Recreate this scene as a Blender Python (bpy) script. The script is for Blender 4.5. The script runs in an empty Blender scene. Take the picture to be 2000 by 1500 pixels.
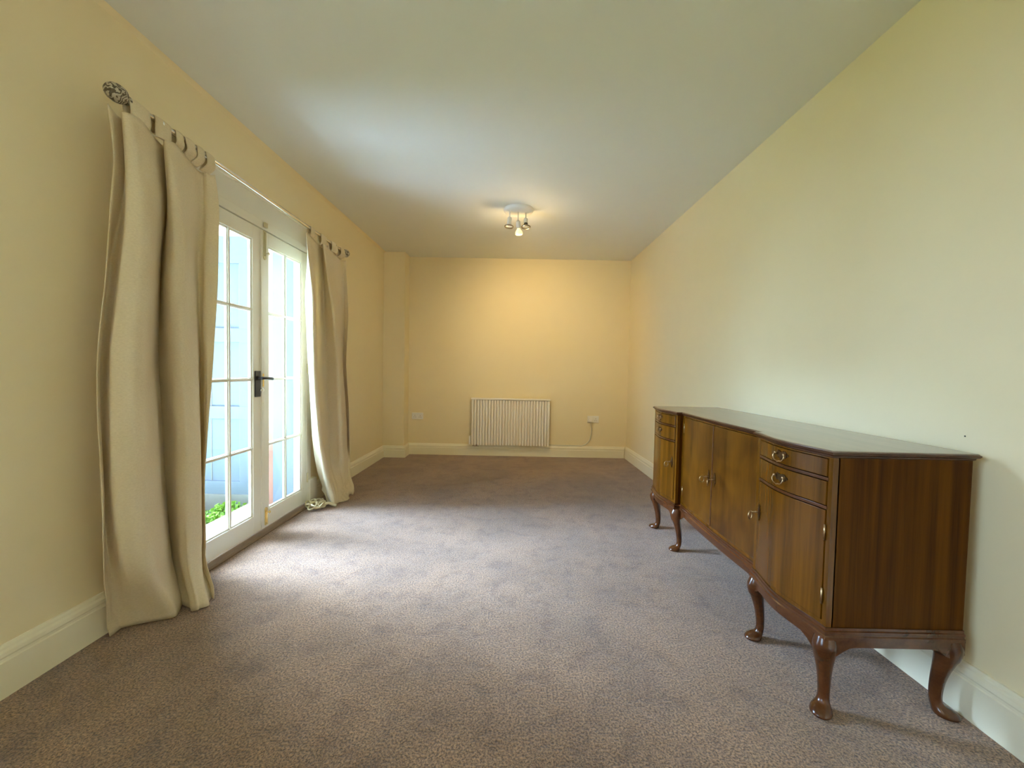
import bpy, math, random
import mathutils
from mathutils import Vector, Matrix, noise
random.seed(7)
sc = bpy.context.scene
PI = math.pi

# ------------------------------------------------------------------ camera
F, CX, CY = 760.0, 1000.0, 750.0            # focal length and centre in pixels of a 2000x1500 frame
VPX, VPY, ROLL, EYE = 1003.0, 724.0, 0.019, 1.10
ya = Vector(((VPX-CX)/F, (VPY-CY)/F, 1.0)).normalized()
xa = Vector((math.cos(ROLL), math.sin(ROLL), 0.0)); xa = (xa - ya*xa.dot(ya)).normalized()
za = xa.cross(ya)
W2C = Matrix((xa, ya, za)).transposed()      # world axes as columns in (right, down, forward)
cam_d = bpy.data.cameras.new('camera'); cam = bpy.data.objects.new('camera', cam_d)
sc.collection.objects.link(cam); sc.camera = cam
cam_d.sensor_width = 36.0; cam_d.sensor_fit = 'HORIZONTAL'; cam_d.lens = F*36.0/2000.0
cam_d.clip_start = 0.02
rr, dd, ff = Vector(W2C[0]), Vector(W2C[1]), Vector(W2C[2])
cm = Matrix((rr, -dd, -ff)).transposed().to_4x4(); cm.translation = Vector((0, 0, EYE))
cam.matrix_world = cm
CAMP = Vector((0, 0, EYE))
def seen(u, v, ax, val):
    """point of the place measured at image position (u, v) on the plane axis=val"""
    d = W2C.transposed() @ Vector(((u-CX)/F, (v-CY)/F, 1.0))
    return CAMP + d*((val-CAMP[ax])/d[ax])

# ------------------------------------------------------------------ light and exposure
sc.view_settings.view_transform = 'Standard'; sc.view_settings.look = 'None'
sc.view_settings.gamma = 1.0; sc.view_settings.use_curve_mapping = False
sc.view_settings.exposure = 0.20
sc.cycles.use_denoising = True
sc.cycles.max_bounces = 12; sc.cycles.diffuse_bounces = 8; sc.cycles.glossy_bounces = 4
sc.cycles.transparent_max_bounces = 12; sc.cycles.sample_clamp_indirect = 40.0
sc.cycles.caustics_reflective = False; sc.cycles.caustics_refractive = False
world = bpy.data.worlds.new('sky'); sc.world = world; world.use_nodes = True
wb = world.node_tree.nodes['Background']
wb.inputs[0].default_value = (0.56, 0.80, 1.0, 1); wb.inputs[1].default_value = 0.95

def sun(name, direction, strength, angle, color):
    d = bpy.data.lights.new(name, 'SUN'); d.energy = strength; d.angle = math.radians(angle); d.color = color
    o = bpy.data.objects.new(name, d); sc.collection.objects.link(o)
    o.rotation_euler = Vector(direction).to_track_quat('-Z', 'Y').to_euler()
    return o
# hazy daylight over the garden on the left, spread over a wide patch of sky
sun('hazy_sky_light', (1.0, -0.14, -0.60), 29.0, 38, (0.58, 0.76, 1.0))
sun('garden_sky_light', (1.0, -0.20, -0.18), 7.5, 40, (0.52, 0.76, 1.0))
sun('side_sky_light', (1.0, 0.36, -0.26), 4.0, 36, (0.52, 0.75, 1.0))
sun('high_sky_light', (1.0, -0.52, -1.35), 28.0, 33, (0.58, 0.76, 1.0))
sun('added_bounce_sun', (-0.27, -0.38, -1.0), 76.0, 16, (0.62, 0.80, 1.0))  # added sun over the house; its bounce off the ground brightens the ceiling

# warm fill light added behind the viewer, with no fitting of its own
d_ = bpy.data.lights.new('warm_fill_light', 'POINT'); d_.energy = 13; d_.color = (1.0, 0.84, 0.62); d_.shadow_soft_size = 0.22
o_ = bpy.data.objects.new('warm_fill_light', d_); sc.collection.objects.link(o_); o_.location = (-0.1, -1.0, 2.1)

# ------------------------------------------------------------------ materials
MAT = {}
def new_mat(name):
    m = bpy.data.materials.new(name); m.use_nodes = True
    nt = m.node_tree; b = nt.nodes['Principled BSDF']
    MAT[name] = m
    return m, nt, b
def mat(name, col, rough=0.5, metal=0.0, bump=None, coat=0.0, var=None, spec=None):
    m, nt, b = new_mat(name)
    b.inputs['Base Color'].default_value = (*col, 1); b.inputs['Roughness'].default_value = rough
    b.inputs['Metallic'].default_value = metal; b.inputs['Coat Weight'].default_value = coat
    if spec is not None: b.inputs['Specular IOR Level'].default_value = spec
    tc = nt.nodes.new('ShaderNodeTexCoord')
    n = nt.nodes.new('ShaderNodeTexNoise'); nt.links.new(tc.outputs['Object'], n.inputs['Vector'])
    n.inputs['Scale'].default_value = 6.0; n.inputs['Detail'].default_value = 4.0
    v = var if var is not None else 0.04
    mx = nt.nodes.new('ShaderNodeMix'); mx.data_type = 'RGBA'
    mx.inputs[6].default_value = (*[c*(1-v) for c in col], 1); mx.inputs[7].default_value = (*[min(1, c*(1+v)) for c in col], 1)
    nt.links.new(n.outputs['Fac'], mx.inputs[0]); nt.links.new(mx.outputs[2], b.inputs['Base Color'])
    if bump:
        n2 = nt.nodes.new('ShaderNodeTexNoise'); n2.inputs['Scale'].default_value = bump[0]; n2.inputs['Detail'].default_value = 5
        nt.links.new(tc.outputs['Object'], n2.inputs['Vector'])
        bp = nt.nodes.new('ShaderNodeBump'); bp.inputs['Strength'].default_value = bump[1]; bp.inputs['Distance'].default_value = bump[2]
        nt.links.new(n2.outputs['Fac'], bp.inputs['Height']); nt.links.new(bp.outputs['Normal'], b.inputs['Normal'])
    return m

mat('wall_paint', (0.83, 0.725, 0.48), 0.62, bump=(60, 0.15, 0.002), var=0.02)
mat('ceiling_paint', (0.76, 0.78, 0.73), 0.7, bump=(25, 0.1, 0.002), var=0.015)
mat('trim_paint', (0.85, 0.80, 0.62), 0.35, bump=(40, 0.1, 0.001), var=0.03)
mat('door_paint', (0.80, 0.77, 0.66), 0.35, bump=(40, 0.1, 0.001), var=0.02)
mat('radiator_paint', (0.86, 0.83, 0.76), 0.3, var=0.01)
mat('white_plastic', (0.85, 0.84, 0.80), 0.3, var=0.01)
mat('cord_plastic', (0.62, 0.60, 0.50), 0.4, var=0.02)
mat('dark_hole', (0.02, 0.018, 0.015), 0.6)
mat('chrome', (0.80, 0.80, 0.78), 0.16, metal=1.0)
mat('black_iron', (0.012, 0.012, 0.014), 0.3, var=0.2)
mat('cream_metal', (0.62, 0.56, 0.36), 0.35, metal=0.3, var=0.1)
mat('polished_brass', (0.86, 0.66, 0.27), 0.22, metal=1.0, var=0.1)
mat('antique_brass', (0.16, 0.10, 0.05), 0.36, metal=1.0, bump=(300, 0.5, 0.001), var=0.35)
mat('key_brass', (0.46, 0.33, 0.19), 0.28, metal=1.0, var=0.15)
mat('threshold_wood', (0.20, 0.13, 0.075), 0.5, bump=(80, 0.3, 0.002), var=0.25)
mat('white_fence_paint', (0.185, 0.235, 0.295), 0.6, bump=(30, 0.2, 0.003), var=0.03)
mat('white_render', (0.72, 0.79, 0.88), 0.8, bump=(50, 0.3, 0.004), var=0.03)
mat('stone', (0.30, 0.31, 0.29), 0.85, bump=(18, 0.5, 0.01), var=0.25)
mat('soil', (0.36, 0.33, 0.27), 0.95, bump=(12, 0.6, 0.02), var=0.3)
mat('turf', (0.09, 0.15, 0.06), 0.95, bump=(40, 0.6, 0.02), var=0.4)
mat('bounce_paving', (0.76, 0.79, 0.80), 0.85, bump=(14, 0.4, 0.006), var=0.08)  # pale, so the added slab outside throws light up into the room
mat('leaf_green', (0.20, 0.42, 0.03), 0.5, var=0.5)
mat('roof_tile', (0.75, 0.25, 0.12), 0.8, var=0.2)
mat('dark_chrome', (0.34, 0.30, 0.22), 0.3, metal=1.0)
mat('light_white', (0.84, 0.83, 0.78), 0.35, var=0.01)
mat('rope', (0.66, 0.58, 0.36), 0.8, bump=(400, 0.5, 0.002), var=0.2)
mat('dark_cable', (0.10, 0.10, 0.10), 0.6)

def m_finial():
    m, nt, b = new_mat('antique_silver')
    tc = nt.nodes.new('ShaderNodeTexCoord')
    w = nt.nodes.new('ShaderNodeTexVoronoi'); w.feature = 'DISTANCE_TO_EDGE'; w.inputs['Scale'].default_value = 60
    ns = nt.nodes.new('ShaderNodeTexNoise'); ns.inputs['Scale'].default_value = 30; ns.inputs['Distortion'].default_value = 3.0
    nt.links.new(tc.outputs['Object'], ns.inputs['Vector'])
    nt.links.new(tc.outputs['Object'], w.inputs['Vector'])
    wv = nt.nodes.new('ShaderNodeTexWave'); wv.wave_type = 'RINGS'; wv.inputs['Scale'].default_value = 22; wv.inputs['Distortion'].default_value = 14; wv.inputs['Detail Scale'].default_value = 2.0
    nt.links.new(tc.outputs['Object'], wv.inputs['Vector'])
    cr = nt.nodes.new('ShaderNodeValToRGB'); cr.color_ramp.elements[0].position = 0.25; cr.color_ramp.elements[1].position = 0.7
    cr.color_ramp.elements[0].color = (0.14, 0.12, 0.085, 1); cr.color_ramp.elements[1].color = (0.60, 0.56, 0.45, 1)
    nt.links.new(wv.outputs['Fac'], cr.inputs[0]); nt.links.new(cr.outputs[0], b.inputs['Base Color'])
    b.inputs['Metallic'].default_value = 0.6; b.inputs['Roughness'].default_value = 0.38
    bp = nt.nodes.new('ShaderNodeBump'); bp.inputs['Strength'].default_value = 0.8; bp.inputs['Distance'].default_value = 0.004
    nt.links.new(wv.outputs['Fac'], bp.inputs['Height']); nt.links.new(bp.outputs['Normal'], b.inputs['Normal'])
m_finial()

def m_wood(name, dark, light, stretch, scale, dist, rough, figure=0.0, coat=0.35, spec=0.5):
    """polished mahogany veneer: ribbons run up the board, with an optional flame figure"""
    m, nt, b = new_mat(name); N = nt.nodes; L = nt.links
    tc = N.new('ShaderNodeTexCoord'); mp = N.new('ShaderNodeMapping'); mp.inputs['Scale'].default_value = stretch
    L.new(tc.outputs['Object'], mp.inputs['Vector'])
    a = N.new('ShaderNodeTexNoise'); a.inputs['Scale'].default_value = scale; a.inputs['Detail'].default_value = 6; a.inputs['Roughness'].default_value = 0.6; a.inputs['Distortion'].default_value = dist
    L.new(mp.outputs[0], a.inputs['Vector'])
    g = N.new('ShaderNodeTexNoise'); g.inputs['Scale'].default_value = scale*9; g.inputs['Detail'].default_value = 3
    L.new(mp.outputs[0], g.inputs['Vector'])
    big = N.new('ShaderNodeTexNoise'); big.inputs['Scale'].default_value = 5.0; big.inputs['Distortion'].default_value = 1.5
    L.new(tc.outputs['Object'], big.inputs['Vector'])
    ad = N.new('ShaderNodeMath'); ad.operation = 'MULTIPLY_ADD'; ad.inputs[1].default_value = 0.22
    L.new(g.outputs['Fac'], ad.inputs[0]); L.new(a.outputs['Fac'], ad.inputs[2])
    ad2 = N.new('ShaderNodeMath'); ad2.operation = 'MULTIPLY_ADD'; ad2.inputs[1].default_value = figure
    if figure: big.inputs['Scale'].default_value = 3.2; big.inputs['Distortion'].default_value = 2.2; big.inputs['Detail'].default_value = 1.0
    L.new(big.outputs['Fac'], ad2.inputs[0]); L.new(ad.outputs[0], ad2.inputs[2])
    cr = N.new('ShaderNodeValToRGB'); lo = 0.42+0.5*figure; cr.color_ramp.elements[0].position = lo; cr.color_ramp.elements[1].position = lo+(0.36 if not figure else 0.55)
    cr.color_ramp.elements[0].color = (*dark, 1); cr.color_ramp.elements[1].color = (*light, 1)
    L.new(ad2.outputs[0], cr.inputs[0]); L.new(cr.outputs[0], b.inputs['Base Color'])
    b.inputs['Specular IOR Level'].default_value = spec
    b.inputs['Roughness'].default_value = rough; b.inputs['Coat Weight'].default_value = coat; b.inputs['Coat Roughness'].default_value = 0.18
    bp = N.new('ShaderNodeBump'); bp.inputs['Strength'].default_value = 0.06; bp.inputs['Distance'].default_value = 0.001
    L.new(g.outputs['Fac'], bp.inputs['Height']); L.new(bp.outputs['Normal'], b.inputs['Normal'])
m_wood('mahogany_ribbon', (0.034, 0.008, 0.0005), (0.098, 0.034, 0.001), (4.5, 4.5, 0.12), 6.5, 0.4, 0.5, coat=0.0, spec=0.10)
m_wood('mahogany_front', (0.066, 0.022, 0.001), (0.150, 0.055, 0.003), (3.5, 3.5, 0.16), 6.0, 0.4, 0.22, coat=0.12, spec=0.35)
m_wood('mahogany_figured', (0.055, 0.017, 0.001), (0.140, 0.052, 0.003), (2.2, 2.2, 0.30), 3.2, 0.8, 0.28, figure=0.55, coat=0.10, spec=0.35)
m_wood('mahogany_red', (0.048, 0.013, 0.003), (0.105, 0.034, 0.010), (1, 0.3, 1), 14.0, 0.3, 0.22, coat=0.35, spec=0.4)
m_wood('mahogany_edge', (0.030, 0.009, 0.003), (0.070, 0.024, 0.009), (1, 0.3, 1), 14.0, 0.3, 0.28, coat=0.15, spec=0.35)
m_wood('mahogany_top', (0.085, 0.050, 0.038), (0.150, 0.098, 0.078), (3, 0.12, 3), 9.0, 0.3, 0.30, coat=0.9, spec=0.7)

def m_carpet():
    m, nt, b = new_mat('carpet_pile'); N = nt.nodes; L = nt.links
    tc = N.new('ShaderNodeTexCoord')
    def nz(scale, det=3, rough=0.6, dist=0.0):
        n = N.new('ShaderNodeTexNoise'); n.inputs['Scale'].default_value = scale; n.inputs['Detail'].default_value = det
        n.inputs['Roughness'].default_value = rough; n.inputs['Distortion'].default_value = dist
        L.new(tc.outputs['Object'], n.inputs['Vector']); return n
    def ramp(src, p0, p1, c0, c1):
        r = N.new('ShaderNodeValToRGB'); r.color_ramp.elements[0].position = p0; r.color_ramp.elements[1].position = p1
        r.color_ramp.elements[0].color = (*c0, 1); r.color_ramp.elements[1].color = (*c1, 1); L.new(src, r.inputs[0]); return r
    fine, mid, big = nz(150, 4, 0.8), nz(9, 5, 0.7, 0.3), nz(2.0, 5, 0.6, 0.4)
    col = ramp(fine.outputs['Fac'], 0.41, 0.60, (0.082, 0.037, 0.014), (0.56, 0.345, 0.190))
    md = ramp(mid.outputs['Fac'], 0.34, 0.50, (0.74, 0.69, 0.65), (1.06, 1.06, 1.06))
    bg = ramp(big.outputs['Fac'], 0.38, 0.60, (0.82, 0.81, 0.80), (1.08, 1.08, 1.08))
    m1 = N.new('ShaderNodeMix'); m1.data_type = 'RGBA'; m1.blend_type = 'MULTIPLY'; m1.inputs[0].default_value = 1.0
    L.new(col.outputs[0], m1.inputs[6]); L.new(md.outputs[0], m1.inputs[7])
    m2 = N.new('ShaderNodeMix'); m2.data_type = 'RGBA'; m2.blend_type = 'MULTIPLY'; m2.inputs[0].default_value = 1.0
    L.new(m1.outputs[2], m2.inputs[6]); L.new(bg.outputs[0], m2.inputs[7])
    L.new(m2.outputs[2], b.inputs['Base Color'])
    b.inputs['Roughness'].default_value = 0.95; b.inputs['Specular IOR Level'].default_value = 0.1
    b.inputs['Sheen Weight'].default_value = 0.5; b.inputs['Sheen Roughness'].default_value = 0.5; b.inputs['Sheen Tint'].default_value = (0.85, 0.9, 1.0, 1)
    b1 = N.new('ShaderNodeBump'); b1.inputs['Strength'].default_value = 0.9; b1.inputs['Distance'].default_value = 0.008
    b2 = N.new('ShaderNodeBump'); b2.inputs['Strength'].default_value = 0.6; b2.inputs['Distance'].default_value = 0.02
    L.new(mid.outputs['Fac'], b2.inputs['Height']); L.new(b2.outputs['Normal'], b1.inputs['Normal'])
    L.new(fine.outputs['Fac'], b1.inputs['Height']); L.new(b1.outputs['Normal'], b.inputs['Normal'])
m_carpet()

def m_curtain():
    m, nt, b = new_mat('curtain_cotton'); N = nt.nodes; L = nt.links
    tc = N.new('ShaderNodeTexCoord'); mp = N.new('ShaderNodeMapping'); mp.inputs['Scale'].default_value = (1, 1, 3)
    L.new(tc.outputs['Object'], mp.inputs['Vector'])
    n = N.new('ShaderNodeTexNoise'); n.inputs['Scale'].default_value = 120; n.inputs['Detail'].default_value = 3; L.new(mp.outputs[0], n.inputs['Vector'])
    r = N.new('ShaderNodeValToRGB'); r.color_ramp.elements[0].color = (0.78, 0.68, 0.48, 1); r.color_ramp.elements[1].color = (0.90, 0.80, 0.59, 1)
    r.color_ramp.elements[0].position = 0.3; r.color_ramp.elements[1].position = 0.7
    L.new(n.outputs['Fac'], r.inputs[0]); L.new(r.outputs[0], b.inputs['Base Color'])
    b.inputs['Roughness'].default_value = 0.9; b.inputs['Specular IOR Level'].default_value = 0.15
    b.inputs['Sheen Weight'].default_value = 0.15
    w = N.new('ShaderNodeTexNoise'); w.inputs['Scale'].default_value = 9; w.inputs['Detail'].default_value = 3; w.inputs['Distortion'].default_value = 0.6
    L.new(tc.outputs['Object'], w.inputs['Vector'])
    b1 = N.new('ShaderNodeBump'); b1.inputs['Strength'].default_value = 0.35; b1.inputs['Distance'].default_value = 0.02; L.new(w.outputs['Fac'], b1.inputs['Height'])
    b2 = N.new('ShaderNodeBump'); b2.inputs['Strength'].default_value = 0.15; b2.inputs['Distance'].default_value = 0.001; L.new(n.outputs['Fac'], b2.inputs['Height'])
    L.new(b1.outputs['Normal'], b2.inputs['Normal']); L.new(b2.outputs['Normal'], b.inputs['Normal'])
    t = N.new('ShaderNodeBsdfTranslucent'); t.inputs['Color'].default_value = (0.74, 0.62, 0.32, 1)
    mx = N.new('ShaderNodeMixShader'); mx.inputs[0].default_value = 0.22
    L.new(b.outputs[0], mx.inputs[1]); L.new(t.outputs[0], mx.inputs[2])
    L.new(mx.outputs[0], N['Material Output'].inputs['Surface'])
m_curtain()

def m_glass():
    m, nt, b = new_mat('pane_glass'); N = nt.nodes; L = nt.links
    t = N.new('ShaderNodeBsdfTransparent'); t.inputs['Color'].default_value = (0.96, 0.985, 1.0, 1)
    g = N.new('ShaderNodeBsdfGlossy'); g.inputs['Roughness'].default_value = 0.02
    lw = N.new('ShaderNodeLayerWeight'); lw.inputs['Blend'].default_value = 0.5
    pw = N.new('ShaderNodeMath'); pw.operation = 'POWER'; pw.inputs[1].default_value = 5.0; L.new(lw.outputs['Facing'], pw.inputs[0])
    fr = N.new('ShaderNodeMath'); fr.operation = 'MULTIPLY_ADD'; fr.inputs[1].default_value = 0.8; fr.inputs[2].default_value = 0.035; L.new(pw.outputs[0], fr.inputs[0])
    mx = N.new('ShaderNodeMixShader'); L.new(fr.outputs[0], mx.inputs[0]); L.new(t.outputs[0], mx.inputs[1]); L.new(g.outputs[0], mx.inputs[2])
    L.new(mx.outputs[0], N['Material Output'].inputs['Surface']); N.remove(b)
m_glass()

def m_brick():
    m, nt, b = new_mat('brick'); N = nt.nodes; L = nt.links
    tc = N.new('ShaderNodeTexCoord'); mp = N.new('ShaderNodeMapping'); mp.inputs['Rotation'].default_value = (PI/2, 0, 0)
    L.new(tc.outputs['Object'], mp.inputs['Vector'])
    t = N.new('ShaderNodeTexBrick'); t.inputs['Scale'].default_value = 4.4
    t.inputs['Color1'].default_value = (0.72, 0.42, 0.30, 1); t.inputs['Color2'].default_value = (0.60, 0.42, 0.32, 1); t.inputs['Mortar'].default_value = (0.70, 0.68, 0.62, 1)
    L.new(mp.outputs[0], t.inputs['Vector']); L.new(t.outputs['Color'], b.inputs['Base Color']); b.inputs['Roughness'].default_value = 0.9
m_brick()
mat('dark_brick', (0.42, 0.21, 0.15), 0.9, var=0.35)

def m_bulb():
    m, nt, b = new_mat('lit_bulb')
    b.inputs['Base Color'].default_value = (1, 0.9, 0.6, 1); b.inputs['Emission Color'].default_value = (1.0, 0.78, 0.36, 1); b.inputs['Emission Strength'].default_value = 0.85
m_bulb()

# ------------------------------------------------------------------ mesh helpers
def rotz_about(px, py, ang):
    return Matrix.Translation((px, py, 0)) @ Matrix.Rotation(ang, 4, 'Z') @ Matrix.Translation((-px, -py, 0))
LM = rotz_about(-1.62, 2.5, -math.atan(0.0150))     # the left wall is slightly out of square
RM = rotz_about(1.465, 3.0, math.atan(0.0110))
ORG = {}
class MB:
    def __init__(s): s.v = []; s.f = []
    def box(s, x0, x1, y0, y1, z0, z1):
        i = len(s.v)
        s.v += [(x, y, z) for z in (z0, z1) for y in (y0, y1) for x in (x0, x1)]
        for a in ((0, 2, 3, 1), (4, 5, 7, 6), (0, 1, 5, 4), (2, 6, 7, 3), (0, 4, 6, 2), (1, 3, 7, 5)): s.f.append(tuple(i+k for k in a))
        return s
    def loft(s, rings, close=True, caps=True):
        i = len(s.v); n = len(rings[0])
        for r in rings: s.v += [tuple(p) for p in r]
        for a in range(len(rings)-1):
            for k in range(n if close else n-1):
                k2 = (k+1) % n
                s.f.append((i+a*n+k, i+a*n+k2, i+(a+1)*n+k2, i+(a+1)*n+k))
        if caps:
            s.f.append(tuple(i+k for k in range(n-1, -1, -1))); s.f.append(tuple(i+(len(rings)-1)*n+k for k in range(n)))
        return s
    def tube(s, pts, r, n=10, caps=True, closed=False):
        pts = [Vector(p) for p in pts]; rad = r if isinstance(r, (list, tuple)) else [r]*len(pts)
        up = None; rings = []
        for k, p in enumerate(pts):
            if closed: t = (pts[(k+1) % len(pts)] - pts[k-1])
            else: t = pts[min(k+1, len(pts)-1)] - pts[max(k-1, 0)]
            t.normalize()
            if up is None: up = t.orthogonal().normalized()
            else: up = (up - t*up.dot(t)).normalized()
            w = t.cross(up)
            rings.append([p + (up*math.cos(a) + w*math.sin(a))*rad[k] for a in (2*PI*j/n for j in range(n))])
        if closed: rings.append(rings[0]); caps = False
        return s.loft(rings, True, caps)
    def lathe(s, prof, c, axis=(0, 0, 1), n=24, caps=True):
        """prof = [(distance along the axis, radius)]"""
        c = Vector(c); ax = Vector(axis).normalized(); u = ax.orthogonal().normalized(); w = ax.cross(u)
        rings = [[c + ax*h + (u*math.cos(a) + w*math.sin(a))*max(r, 1e-5) for a in (2*PI*j/n for j in range(n))] for h, r in prof]
        return s.loft(rings, True, caps)
    def prism(s, poly, fn, t0, t1):
        """poly in 2-D, fn(a, b, t) -> point"""
        return s.loft([[fn(a, b, t0) for a, b in poly], [fn(a, b, t1) for a, b in poly]])
    def build(s, name, material, parent=None, smooth=False, bevel=0.0, M=None, segs=2, props=None):
        me = bpy.data.meshes.new(name); vs = [Vector(p) for p in s.v]
        if M is not None: vs = [M @ p for p in vs]
        o0 = ORG.get(parent.as_pointer(), Vector((0, 0, 0))) if parent else Vector((0, 0, 0))
        me.from_pydata([tuple(p - o0) for p in vs], [], s.f); me.update()
        import bmesh
        bm = bmesh.new(); bm.from_mesh(me); bmesh.ops.recalc_face_normals(bm, faces=bm.faces[:]); bm.to_mesh(me); bm.free()
        o = bpy.data.objects.new(name, me); sc.collection.objects.link(o)
        if material: me.materials.append(MAT[material])
        if parent: o.parent = parent; ORG[o.as_pointer()] = o0
        if smooth:
            me.polygons.foreach_set('use_smooth', [True]*len(me.polygons))
            if smooth != 'all': me.set_sharp_from_angle(angle=math.radians(40))
        if bevel:
            b = o.modifiers.new('bevel', 'BEVEL'); b.width = bevel; b.segments = segs; b.limit_method = 'ANGLE'; b.angle_limit = math.radians(40)
            b.harden_normals = False
        if props:
            for k, v in props.items(): o[k] = v
        return o
def thing(name, loc, label, cat, group=None):
    o = bpy.data.objects.new(name, None); sc.collection.objects.link(o); o.location = loc; o.empty_display_size = 0.05
    ORG[o.as_pointer()] = Vector(loc); o['label'] = label; o['category'] = cat
    if group: o['group'] = group
    return o
STRUCT = {'kind': 'structure'}
def tag(o, label, cat, kind=None, group=None):
    o['label'] = label; o['category'] = cat
    if kind: o['kind'] = kind
    if group: o['group'] = group
    return o
def cr(p0, p1, p2, p3, t):
    return 0.5*((2*p1) + (-p0+p2)*t + (2*p0-5*p1+4*p2-p3)*t*t + (-p0+3*p1-3*p2+p3)*t**3)
def smooth_path(pts, k=6, closed=False):
    P = [Vector(p) for p in pts]; out = []; n = len(P)
    for i in range(n if closed else n-1):
        g = (lambda j: P[j % n]) if closed else (lambda j: P[max(0, min(n-1, j))])
        for j in range(k): out.append(cr(g(i-1), g(i), g(i+1), g(i+2), j/k))
    if not closed: out.append(P[-1])
    return out

# ------------------------------------------------------------------ room shell
CEIL = 2.522; WL = -1.642; WR = 1.490; YB = 4.995; YR = -2.2
MB().box(-2.1, 2.0, YR-.3, 5.3, -0.12, 0.0).build('floor', 'carpet_pile', props=STRUCT)
ce = MB(); ce.box(-2.1, 2.0, YR-.3, 5.3, CEIL, CEIL+.15); ce.build('ceiling', 'ceiling_paint', props=STRUCT)
# plaster cove where the ceiling meets the left wall
cv = MB(); R0 = 0.055
poly = [(0, 0)] + [(R0 - R0*math.sin(a), -R0 + R0*math.cos(a)) for a in (PI/2*k/8 for k in range(9))][::-1]
cv.prism([(WL-.01+a, CEIL+.005+b) for a, b in poly], lambda a, b, t: (a, t, b), YR, 4.80)
cv.build('trim_1', 'wall_paint', smooth=True, M=LM, props=STRUCT)

# left wall with the door opening and a second window, added unseen behind the viewer to let in more daylight
DY0, DY1, DH = 1.915, 3.115, 2.165
WA, WB, WS = -0.95, 0.45, 0.85
w = MB(); T = 0.24
w.box(WL-T, WL, DY1, 5.3, -.1, CEIL+.05)
w.box(WL-T, WL, WB, DY0, -.1, CEIL+.05)
w.box(WL-T, WL, DY0, DY1, DH, CEIL+.05)
w.box(WL-T, WL, WA, WB, 2.15, CEIL+.05); w.box(WL-T, WL, WA, WB, -.1, WS)
w.box(WL-T, WL, YR-.3, WA, -.1, CEIL+.05)
w.build('wall_left', 'wall_paint', M=LM, props=STRUCT)
wf = MB()
for a, b, c, d in ((WA, WA+.07, WS, 2.15), (WB-.07, WB, WS, 2.15), (WA+.07, WB-.07, WS, WS+.07), (WA+.07, WB-.07, 2.08, 2.15), ((WA+WB)/2-.03, (WA+WB)/2+.03, WS+.07, 2.08)): wf.box(WL-.16, WL-.09, a, b, c, d)
w1 = wf.build('added_window_1', 'door_paint', M=LM, bevel=.003, props=STRUCT)
MB().box(WL-.128, WL-.122, WA+.07, WB-.07, WS+.07, 2.08).build('glass', 'pane_glass', w1, M=LM)
MB().box(WR, WR+.2, YR-.3, 5.3, -.1, CEIL+.05).build('wall_right', 'wall_paint', M=RM, props=STRUCT)
MB().box(-2.1, 2.0, YB, YB+.25, -.1, CEIL+.05).build('wall_back', 'wall_paint', props=STRUCT)
MB().box(-2.1, 2.0, YR-.25, YR, -.1, CEIL+.05).build('wall_front', 'wall_paint', props=STRUCT)
# boxed-in pier in the far left corner
PX, PY = -1.345, 4.790
MB().box(-1.72, PX, PY, YB+.02, -.02, CEIL+.02).build('wall_pier', 'wall_paint', props=STRUCT)

def skirt_prof(h, t=0.022):
    return [(0, 0), (t, 0), (t, h-.052), (t-.004, h-.048), (t-.004, h-.040), (t-.001, h-.034), (t-.003, h-.022), (t-.009, h-.014), (t-.010, h-.008), (t-.015, h), (0, h)]
def skirt(name, p0, p1, h0, h1, nrm, M=None, e0=0.0, e1=0.0):
    """board from p0 to p1; nrm points into the room"""
    p0, p1, nrm = Vector(p0), Vector(p1), Vector(nrm); d = (p1-p0).normalized(); mb = MB()
    rings = []
    for p, h, e in ((p0, h0, e0), (p1, h1, e1)):
        rings.append([p + nrm*a + d*(a*e) + Vector((0, 0, b - .002)) for a, b in skirt_prof(h)])
    mb.loft(rings)
    return mb.build(name, 'trim_paint', M=M, props=STRUCT)
skirt('baseboard_left', (WL, YR, 0), (WL, DY0-.045, 0), .186, .170, (1, 0, 0), LM)
skirt('baseboard_left_far', (WL, 3.165, 0), (WL, PY, 0), .158, .142, (1, 0, 0), LM, e1=-1)
skirt('baseboard_pier', (-1.655, PY, 0), (PX, PY, 0), .146, .146, (0, -1, 0), e1=1)
skirt('baseboard_pier_side', (PX, PY, 0), (PX, YB, 0), .146, .146, (1, 0, 0), e0=-1, e1=-1)
skirt('baseboard_back', (PX, YB, 0), (WR-.03, YB, 0), .146, .146, (0, -1, 0), e0=1, e1=-1)
skirt('baseboard_right', (WR, YR, 0), (WR, YB, 0), .196, .152, (-1, 0, 0), RM, e1=-1)

# ------------------------------------------------------------------ door casing and threshold
XD = -1.632                                   # room face of the door leaves
c = MB()
c.box(WL-.17, WL+.010, DY0, 1.985, 0, 2.0); c.box(WL-.10, WL+.010, 3.055, DY1, -.10, 2.0)     # jambs
c.box(WL-.17, WL+.012, DY0, DY1, 1.981, 2.035); c.box(WL-.10, XD-.037, 1.985, 3.055, 1.955, 1.985)
c.box(WL-.17, WL+.004, DY0-.02, DY1+.02, 2.035, 2.175)                                 # head board
c.box(WL-.02, WL+.016, DY0-.05, DY1+.05, 2.168, 2.184)
c.build('trim_2', 'door_paint', M=LM, bevel=.003, props=STRUCT)
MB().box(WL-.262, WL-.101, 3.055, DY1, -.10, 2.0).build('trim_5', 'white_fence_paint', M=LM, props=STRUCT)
p = MB(); p.box(WL-.01, WL+.034, 3.058, 3.162, 0, .205); p.box(WL-.01, WL+.034, DY0-.045, 1.982, 0, .205)
p.build('trim_3', 'door_paint', M=LM, bevel=.004, props=STRUCT)
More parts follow.
